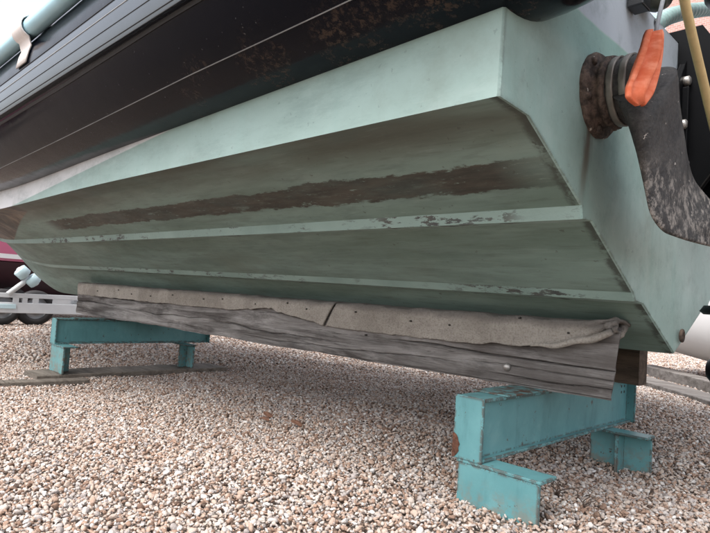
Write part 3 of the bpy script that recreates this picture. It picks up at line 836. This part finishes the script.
cr = [(-1.35, -.50, .44, .035, .016, .010), (-3.95, -3.1, .62, .06, .014, .012), (-2.6, -1.5, .33, .07, .009, .010), (-1.9, -1.0, .20, .05, .008, .009), (-3.3, -2.4, .36, .06, .010, .010),
      (-4.3, -3.6, .40, .04, .012, .012), (-1.05, -.5, .27, .03, .008, .008), (-.95, -.5, .13, .03, .008, .008), (-2.2, -1.6, .12, .04, .007, .009), (-3.1, -2.6, .14, .03, .007, .009)]
CR = {(c_[0], c_[2]): vnoise(nxs * 2.5, 50 + k, 4) for k, c_ in enumerate(cr)}
BY0, BY1 = 1.521, 1.596
pb = empty('bunk_beam', (-2.4, 1.56, -.24 + H), 'weathered grey timber bearer topped with torn felt, nearest the camera under the hull', 'timber beam', 'timber bearers under the hull')
bunk(BY0, BY1, -4.255, -.580, -.2525, -.2240, -.052, -.038, 'bunk', pb, cr, 1, .018, .026)
# bolt
bp = on(506.5, 367, 1, BY0 - .002)
prof = [(.0, .012), (.003, .0118), (.007, .009), (.0092, .005), (.010, .0005)]
rows = [[(bp[0] + r * math.cos(a), BY0 - d_ + .001, bp[2] + r * math.sin(a)) for a in np.linspace(0, 2 * math.pi, 20, endpoint=False)] for d_, r in prof]
fix_normals(mesh('bolt_head', *grid(rows, True), 'steel_bolt', pb, smooth=True))

# felt strips over the top of the bearer
def felt(x0, x1, drop, seed, parent, end_fold=False, skew=0.0, skew0=0.0):
    """drop(x): length hanging down the outer face"""
    X = np.linspace(x0, x1, int(abs(x1 - x0) * 110)); rows = []
    nz = 22
    w1 = vnoise(X * 4, seed, 4); w2 = vnoise(X * 14, seed + 1, 3); w3 = vnoise(X * 2, seed + 2, 3); w4 = .003 * vnoise(X * 45, seed + 5, 2)
    for i, x in enumerate(X):
        uu_ = (x + 4.255) / (4.255 - .58)
        zt = -.052 + .014 * uu_ + H + .007; row = []
        dr = drop(x) + .002 * w1[i] + .002 * w2[i] + w4[i] * .6
        puff = 0.0
        if end_fold:
            e_ = max(0, 1 - (x1 - x) / .16); puff = e_ ** 1.5
        for q in np.linspace(0, 1, 9):                       # across the top, inner to outer
            row.append((x, BY1 - .004 - (BY1 - BY0) * q, zt + .004 * w2[i] * q + .012 * math.sin(math.pi * q) * .3 + .010 * puff * q))
        for q in np.linspace(0, 1, nz)[1:]:                  # down the face
            bulge = .007 + .002 * math.sin(math.pi * min(1, q * 1.1)) + .003 * w1[i] * q + .004 * w3[i] * q
            cre = .007 * puff * math.sin(q * 15 + x * 60) + .009 * puff
            yy = BY0 - (bulge if q > .06 else bulge * (.4 + 10 * q)) - cre
            row.append((x + skew * q * max(0, 1 - (x1 - x) / .12) + skew0 * q * max(0, 1 - (x - x0) / .12), yy, zt - dr * q + .018 * puff * (1 - q)))
        rows.append(row)
    o = fix_normals(mesh('felt_strip', *grid(rows), 'felt', parent, smooth=True))
    m_ = o.modifiers.new('thick', 'SOLIDIFY'); m_.thickness = .007; m_.offset = 0
    return o
def edge_fn(px):
    q = np.array([on(a_, b_, 1, BY0 - .016) for a_, b_ in px])
    return q[:, 0], q[:, 2]
EL = edge_fn([(76, 294), (86, 295), (160, 303), (230, 309), (271, 308), (277, 311.6), (300, 318), (331, 327)])
ER = edge_fn([(328, 326.7), (388, 335.5), (426, 339), (470, 343), (520, 345), (554, 344), (578, 342), (600, 338), (618, 332)])
def ztop(x): return -.045 + .014 * (x + 4.255) / (4.255 - .58) + H
def drop_l(x): return ztop(x) - float(np.interp(x, *EL))
def drop_r(x): return ztop(x) - float(np.interp(x, *ER))
# split position from the photograph
sp_ = on(335, 305, 1, BY0 - .012)
felt(-4.245, sp_[0] - .008, lambda x: drop_l(x), 21, pb, skew=-.055)
felt(sp_[0] + .006, -.572, lambda x: drop_r(x), 31, pb, end_fold=True, skew0=-.055)
# rolled end of the felt at the stern corner
pp = []
for a in np.linspace(0, 1, 26):
    pp.append((-.600 + .018 * math.sin(a * 9), BY0 - .022 + .085 * a, -.052 + H + .020 * math.sin(a * 7) + .012))
tube('felt_roll', pp, [.009 + .0025 * math.sin(k * 1.7) for k in range(26)], 'felt', pb, seg=12)
pp = [(-.80 + .22 * a, BY0 - .026 - .004 * math.sin(a * 8), -.105 + H + .055 * a ** 1.6 + .003 * math.sin(14 * a)) for a in np.linspace(0, 1, 30)]
tube('felt_fold', pp, [0.002 + .0075 * math.sin(math.pi * min(1, a * .6 + .05)) for a in np.linspace(0, 1, 30)], 'felt', pb, seg=10)
# nails
nail_px = [(97, 291), (118, 290), (131, 294), (150, 296), (172, 295), (203, 299), (222, 299), (255, 304), (287, 303), (306, 309), (355, 312), (365, 335), (519, 318), (568, 333), (449, 325), (410, 321)]
for (px_, py_) in nail_px:
    p = on(px_, py_, 1, BY0 - .0185)
    rows = [[(p[0] + r * math.cos(a), p[1] - d_, p[2] + r * math.sin(a)) for a in np.linspace(0, 2 * math.pi, 8, endpoint=False)] for d_, r in ((-.01, .0028), (.0005, .0028), (.001, .0005))]
    fix_normals(mesh('nail', *grid(rows, True), 'nail', pb))

sb = empty('bunk_beam', (-2.4, 1.985, -.24 + H), 'shade-darkened timber bearer on the far side, its end showing under the keel', 'timber beam', 'timber bearers under the hull')
CR[(-9, 0)] = nxs
bunk(1.945, 2.02, -4.255, -.670, -.2525, -.2240, -.052, -.040, 'bunk_dark', sb, (), 5, .0)

# ------------------------------------------------------------------ steel stands
def stand(loc, label, name='steel_stand'):
    root = empty(name, loc, label, 'stand', 'turquoise steel stands')
    k = dict(local=True)
    fw, hh, L0, L1 = .040, .152, 0.0, .965       # half flange width, height, extent in y; z = 0 is the underside of the posts
    zt = .312; zb = zt - hh
    box('top_flange', -fw, fw, L0 + .008, L1 - .008, zt - .008, zt, 'steel', root, .0015, **k)
    box('bottom_flange', -fw, fw, L0 + .008, L1 - .008, zb, zb + .008, 'steel', root, .0015, **k)
    box('web', .016, .023, L0 + .008, L1 - .008, zb + .008, zt - .008, 'steel', root, 0, **k)
    box('end_plate', -fw - .001, fw + .001, L0, L0 + .008, zb - .001, zt + .001, 'steel', root, .002, **k)
    box('end_plate', -fw - .001, fw + .012, L1 - .008, L1, zb - .001, zt + .001, 'steel', root, .002, **k)
    for y0, y1, yw, xa, xb in ((.004, .014, 1, -.025, .190), (.790, .800, -1, -.03, .165)):
        p = box('post', xa, xb, y0, y1, -.0, zb - .009, 'steel', root, .002, **k)
        ya, yb = (y1, y1 + .060) if yw > 0 else (y0 - .055, y0)
        box('post_web', .072, .082, ya, yb, 0, zb - .009, 'steel', root, .001, **k)
        box('cap_plate', xa - .004, xb + .005, min(y0, ya) - .002, max(y1, yb) + .004, zb - .009, zb - .001, 'steel', root, .002, **k)
    box('bearing_plate', -.055, .050, .095, .330, zt, zt + .004, 'rust', root, .002, **k)
    box('bearing_plate', -.045, .045, .70, .82, zt, zt + .004, 'rust', root, .002, **k)
    for y in (.90, .925):
        for z in (zt - .05, zt - .03):
            o = mesh('bolt_hole', *boxv(.0229, .0238, y, y + .007, z, z + .008), 'nail', root, **k)
    return root
st1 = stand((-.810, 1.226, -.2285 - .312 + H), 'turquoise steel stand with chipped edges half sunk in gravel, nearest the camera')
# torn rusty notch at the near end plate
V = []
for a in np.linspace(-math.pi / 2, math.pi / 2, 12): V.append((-.0415 + (.020 + .002 * math.sin(9 * a)) * math.cos(a), -.0012, .190 + .030 * math.sin(a)))
mesh('rust_notch', V, [tuple(range(len(V)))], 'deep_rust', st1, local=True)
st2 = bpy.data.objects.new('steel_stand', None); COL.objects.link(st2)
for k_ in ('category', 'group'): st2[k_] = st1[k_]
st2['label'] = 'turquoise steel stand standing on a plank, at the far left under the bow'
st2.location = (-3.765, 1.222, -.2585 - .312 + H)
for ch_ in list(st1.children):
    if ch_.name.startswith('rust_notch'): continue
    c_ = ch_.copy(); COL.objects.link(c_); c_.parent = st2
st2.scale = (1, 1.08, 1)

# planks under the far stand
def plank(name, c0, c1, w, th, mat, label, cat, group=None, seed=0, zoff=0.0):
    c0, c1 = np.array(c0, float), np.array(c1, float); L = np.linalg.norm(c1 - c0); d_ = (c1 - c0) / L; n_ = np.array([-d_[1], d_[0]])
    rows = []; N = 40; U = np.linspace(0, 1, N); nz = vnoise(U * 9, seed)
    for i, u_ in enumerate(U):
        p = c0 + d_ * L * u_
        zg = float(ground_h(c0[0], c0[1])) * (1 - u_) + float(ground_h(c1[0], c1[1])) * u_ + zoff
        hw = w / 2 + .003 * nz[i]; e = .004
        rows.append([(p[0] + n_[0] * a, p[1] + n_[1] * a, zg + b) for a, b in ((-hw, 0), (-hw, th - e), (-hw + e, th), (hw - e, th + .002 * nz[i]), (hw, th - e), (hw, 0))])
    V, Fc = grid(rows, True); Fc += [tuple(range(6)), tuple(range((N - 1) * 6, N * 6))]
    o = fix_normals(mesh(name, V, Fc, mat)); o['label'] = label; o['category'] = cat
    if group: o['group'] = group
    return o
gz = float(ground_h(-3.68, 1.7))
plank('plank', (-3.70, 1.10), (-3.70, 2.34), .24, (-.2585 - .312 + H) - gz - .001, 'plank', 'grey weathered plank under the far turquoise stand', 'plank', 'planks on the gravel', 3)
plank('plank', (-3.52, .55), (-3.44, 1.32), .10, .022, 'plank', 'thin dark plank lying in the gravel at the left edge', 'plank', 'planks on the gravel', 4)
s1_ = plank('sleeper', (-1.95, 5.0), (.1, 2.75), .20, .05, 'sleeper', 'grey timber sleeper on the gravel behind the stern, nearer one', 'sleeper', 'sleepers behind the stern', 6)
s2_ = plank('sleeper', (-1.75, 5.25), (.3, 3.0), .16, .085, 'sleeper', 'grey timber sleeper behind the stern, farther and higher one', 'sleeper', 'sleepers behind the stern', 8)

# ------------------------------------------------------------------ white dinghy behind the stern
dg = empty('dinghy', (-.2, 5.6, .15), 'white rounded dinghy hull beyond the stern, resting on sleepers', 'dinghy')
rows = []; rows2 = []
for u_ in np.linspace(0, 1, 40):
    x = -1.75 + 3.4 * u_; w = .80 * math.sin(math.pi * min(1, .10 + u_ * .80)) ** .45; d_ = .70 * math.sin(math.pi * min(1, .10 + u_ * .80)) ** .3
    r_ = []
    for a in np.linspace(-math.pi / 2, math.pi / 2, 25):
        r_.append((x, 5.3 + w * math.copysign(abs(math.sin(a)) ** .6, a), .76 - d_ * math.cos(a) ** .6))
    rows.append(r_)
fix_normals(mesh('hull', *grid(rows), 'white_gel', dg, smooth=True))
tube('gunwale', [r_[0] for r_ in rows] + [r_[-1] for r_ in rows[::-1]], .035, 'grey_gel', dg, seg=8)
tube('keel_band', [(r_[12][0], r_[12][1], r_[12][2] + .004) for r_ in rows[2:]], .02, 'grey_gel', dg, seg=8)

# ------------------------------------------------------------------ trailer and maroon boat at far left
GZF = float(ground_h(-7.9, 2.0))
XT = -7.55
tl = empty('boat_trailer', (-7.9, 2.5, GZF), 'white galvanised boat trailer with pale blue rollers at the far left', 'trailer')
def rz(py, px=30, x=XT): return on(px, py, 0, x)[2]
zt_a, zt_b = rz(293, 10), rz(297.5, 10); zl_a, zl_b = rz(302.5, 10), rz(313, 10)
Y0, Y1 = -.6, 5.2
box('rail', XT - .03, XT, Y0, Y1, zt_b, zt_a, 'galv', tl, .004)
box('rail', XT - .06, XT + .002, Y0, Y1, zl_b, zl_a, 'galv', tl, .006)
for y, w in ((1.55, .10), (1.74, .10), (1.99, .06), (2.09, .05), (2.2, .06), (2.42, .2), (2.9, .1), (3.5, .1), (1.0, .1), (.4, .1)):
    box('rail_post', XT - .028, XT - .002, y, y + w, zl_a, zt_b, 'galv', tl, 0)
box('light_board', XT + .003, XT + .02, 1.2, 2.02, zl_b + .05, zl_a - .02, 'roller', tl, .003)
box('rail', XT - 1.6, XT - 1.54, Y0, Y1, zl_b, zl_a, 'galv', tl, .006)
for y in (.2, 1.6, 3.2, 4.9): box('cross_member', XT - 1.55, XT - .05, y, y + .08, zl_b + .01, zl_a - .01, 'galv', tl, .004)
pa, pb_, pc = on(8, 294, 0, XT + .02), on(23, 283, 0, XT + .02), on(28, 277, 0, XT + .02)
tube('roller_arm', [pa, pb_, pc], .03, 'galv', tl, seg=8)
for (px_, py_) in ((22.5, 272.5), (33, 280.5)):
    p = on(px_, py_, 0, XT + .02)
    dvec = np.array([0, .62, -.5]); dvec /= np.linalg.norm(dvec)
    rl = tube('roller', [p - dvec * .055, p - dvec * .045, p + dvec * .045, p + dvec * .055], [.06, .075, .075, .06], 'roller', tl, seg=18)
    tube('hub', [p - dvec * .07, p + dvec * .07], .022, 'galv', rl, seg=10)
def wheel(y, x, r=.215):
    zc = GZF + r
    rows = [[(x + dx, y + rr * math.cos(a), zc + rr * math.sin(a)) for a in np.linspace(0, 2 * math.pi, 40, endpoint=False)] for dx, rr in ((-.08, r * .62), (-.085, r * .8), (-.07, r * .96), (-.03, r), (.03, r), (.07, r * .96), (.085, r * .8), (.08, r * .62), (.05, r * .6))]
    w = fix_normals(mesh('wheel', *grid(rows, True), 'tyre', tl, smooth=True))
    rows = [[(x + dx, y + rr * math.cos(a), zc + rr * math.sin(a)) for a in np.linspace(0, 2 * math.pi, 30, endpoint=False)] for dx, rr in ((.07, r * .63), (.055, r * .6), (.04, r * .5), (.055, r * .25), (.09, r * .2), (.10, r * .1), (.10, .001))]
    fix_normals(mesh('rim', *grid(rows, True), 'rim', w, smooth=True))
def wy(px, py=326): return on(px, py, 0, XT - .28)[1]
wheel(wy(-1), XT - .28); wheel(wy(33), XT - .28); wheel(wy(-1), XT - 1.3); wheel(wy(33), XT - 1.3)
tube('axle', [(XT - 1.3, wy(-1), GZF + .215), (XT - .28, wy(-1), GZF + .215)], .03, 'galv', tl, seg=8)
tube('axle', [(XT - 1.3, wy(33), GZF + .215), (XT - .28, wy(33), GZF + .215)], .03, 'galv', tl, seg=8)

mb = empty('motor_boat', (-9.4, 2.2, .3), 'maroon motor boat with a white stripe on the trailer at the far left', 'boat')
def mb_line(hw, z, taper=1.0):
    out = []
    for u_ in np.linspace(0, 1, 30):
        y = -2.2 + 7.6 * u_; k_ = 1 - .93 * max(0, (u_ - .6) / .4) ** 2.2
        out.append((hw * k_, y, z + .25 * max(0, u_ - .6) ** 1.5))
    return out
xc = -9.5
def zz(py): return on(10, py, 0, -8.6)[2]
lev = [(0.02, zz(300)), (.55, zz(285)), (.86, zz(262))]
tops = [(.862, zz(261)), (.885, zz(258.5)), (.893, zz(254.0)), (.93, zz(238)), (.95, zz(215))]
for side in (-1, 1):
    def pl_(levels, name, mat):
        L = [[(xc + side * h, y, z) for h, y, z in mb_line(hw, z0)] for hw, z0 in levels]
        fix_normals(mesh(name, *grid(L), mat, mb, smooth=True))
    pl_(lev, 'hull_bottom', 'maroon_dark'); pl_(tops[:2], 'hull_side', 'maroon'); pl_(tops[1:3], 'stripe', 'white_gel'); pl_(tops[2:], 'hull_side', 'maroon')
dl = [[(xc - h, y, z), (xc + h, y, z)] for h, y, z in mb_line(.95, zz(216))]
mesh('deck', *grid(dl), 'white_gel', mb)

# ------------------------------------------------------------------ brick building far behind the stern
bl = empty('brick_building', (1.4, 16, 0), 'pink brick building seen above the transom at the upper right', 'building')
t = NT('pink_brick', .9, .2)
br = t.n.new('ShaderNodeTexBrick'); br.inputs['Scale'].default_value = 4.5
br.inputs['Color1'].default_value = (.42, .23, .20, 1); br.inputs['Color2'].default_value = (.50, .31, .27, 1); br.inputs['Mortar'].default_value = (.5, .46, .43, 1)
t.l.new(t.scaled((1, 1, 1), (math.pi / 2, 0, 0)), br.inputs['Vector']); t.color(br.outputs['Color']); MAT['brick'] = t.m
MAT['roof'] = plain('slate_roof', (.12, .11, .12), .7)
MAT['glass'] = plain('window_glass', (.05, .06, .07), .08)
def win_wall():
    xa, xb, z1 = -5.2, 8.0, 9.4
    wins = [(x, z) for x in (-3.4, -.6, 2.2, 5.0) for z in (1.0, 4.0, 7.0)]
    # wall built of pieces so that openings are real
    xs_w = sorted({xa, xb, *[w[0] for w in wins], *[w[0] + 1.1 for w in wins]}); zs_w = sorted({-.2, z1, *[w[1] for w in wins], *[w[1] + 1.3 for w in wins]})
    V = []; Fc = []
    for i in range(len(xs_w) - 1):
        for j in range(len(zs_w) - 1):
            if any(abs(xs_w[i] - w[0]) < 1e-6 and abs(zs_w[j] - w[1]) < 1e-6 for w in wins): continue
            q, f_ = boxv(xs_w[i], xs_w[i + 1], 16.0, 16.3, zs_w[j], zs_w[j + 1]); k = len(V); V += q; Fc += [tuple(a + k for a in g) for g in f_[2:3]]
    mesh('wall', V, Fc, 'brick', bl)
    for x, z in wins:
        w = mesh('window', *boxv(x, x + 1.1, 16.10, 16.16, z, z + 1.3), 'glass', bl)
        for a_ in (x, x + .52, x + 1.04): mesh('frame', *boxv(a_, a_ + .06, 16.05, 16.12, z, z + 1.3), 'white_gel', w)
        mesh('sill', *boxv(x - .06, x + 1.16, 15.92, 16.1, z - .09, z), 'galv', w)
    mesh('wall', *boxv(xa, xb, 16.31, 24, -.2, z1), 'brick', bl)
    mesh('roof', [(xa - .3, 15.7, z1), (xb + .3, 15.7, z1), (xb + .3, 20, z1 + 2.6), (xa - .3, 20, z1 + 2.6), (xa - .3, 24.3, z1), (xb + .3, 24.3, z1)], [(0, 1, 2, 3), (3, 2, 5, 4), (0, 3, 4), (1, 5, 2)], 'roof', bl)
win_wall()

# ------------------------------------------------------------------ small things in the gravel
def weed(p, n_, h_, label, mat, name, cat, spread=.5, seed=0, wide=.006, group=None):
    r = np.random.default_rng(seed); root = empty(name, tuple(p), label, cat, group)
    for q in range(n_):
        a = r.uniform(0, 6.28); sp = r.uniform(.2, 1) * spread; L = h_ * r.uniform(.6, 1.1); pts_ = []
        for s_ in np.linspace(0, 1, 8):
            pts_.append((p[0] + math.cos(a) * sp * L * s_ ** 1.3 + .006 * math.sin(s_ * 7 + q), p[1] + math.sin(a) * sp * L * s_ ** 1.3, p[2] - .006 + L * s_ * (1 - .55 * s_ * sp)))
        tube('stem', pts_, [wide * (1 - .8 * s_) for s_ in np.linspace(0, 1, 8)], mat, root, seg=5)
    return root
p = on(34, 325, 2, -.63); p[2] = float(ground_h(p[0], p[1]))
weed(p, 14, .16, 'small green weed growing in the gravel beside the trailer wheels', 'weed', 'weed', 'weed', .8, 4, .012)
p = on(557, 492, 2, -.47); p[2] = float(ground_h(p[0], p[1])) + .008
weed(p, 7, .085, 'dry brown twigs sticking out of the gravel behind the near stand', 'twig', 'dry_twig', 'twig', 1.2, 9, .0022)
p = on(585, 505, 2, -.47); p[2] = float(ground_h(p[0], p[1])) + .006
weed(p, 5, .07, 'sparse dry brown stems lying on the gravel to the right of the near stand', 'twig', 'dry_twig', 'twig', 2.0, 12, .002)
for k, (px_, py_) in enumerate(((264, 420), (296, 427), (268, 414))):
    p = on(px_, py_, 2, -.49); p[2] = float(ground_h(p[0], p[1])) + .012
    r = np.random.default_rng(60 + k); rows = []
    for u_ in np.linspace(0, 1, 7):
        w = .016 * math.sin(math.pi * u_) + .0015; rows.append([(p[0] - .03 + .06 * u_, p[1] + w * s_, p[2] + .006 * math.sin(3 * u_ + k) + .005 * s_ * s_) for s_ in (-1, -.4, .4, 1)])
    o = mesh('dead_leaf', *grid(rows), 'leaf', smooth=True); m_ = o.modifiers.new('t', 'SOLIDIFY'); m_.thickness = .0012
    o['label'] = ('curled brown leaf on the gravel, the left one of three under the hull', 'curled brown leaf on the gravel, the rightmost of three under the hull', 'curled brown leaf just behind another leaf on the gravel under the hull')[k]; o['category'] = 'leaf'; o['group'] = 'dead leaves on the gravel'
print('stones', len(PTS))
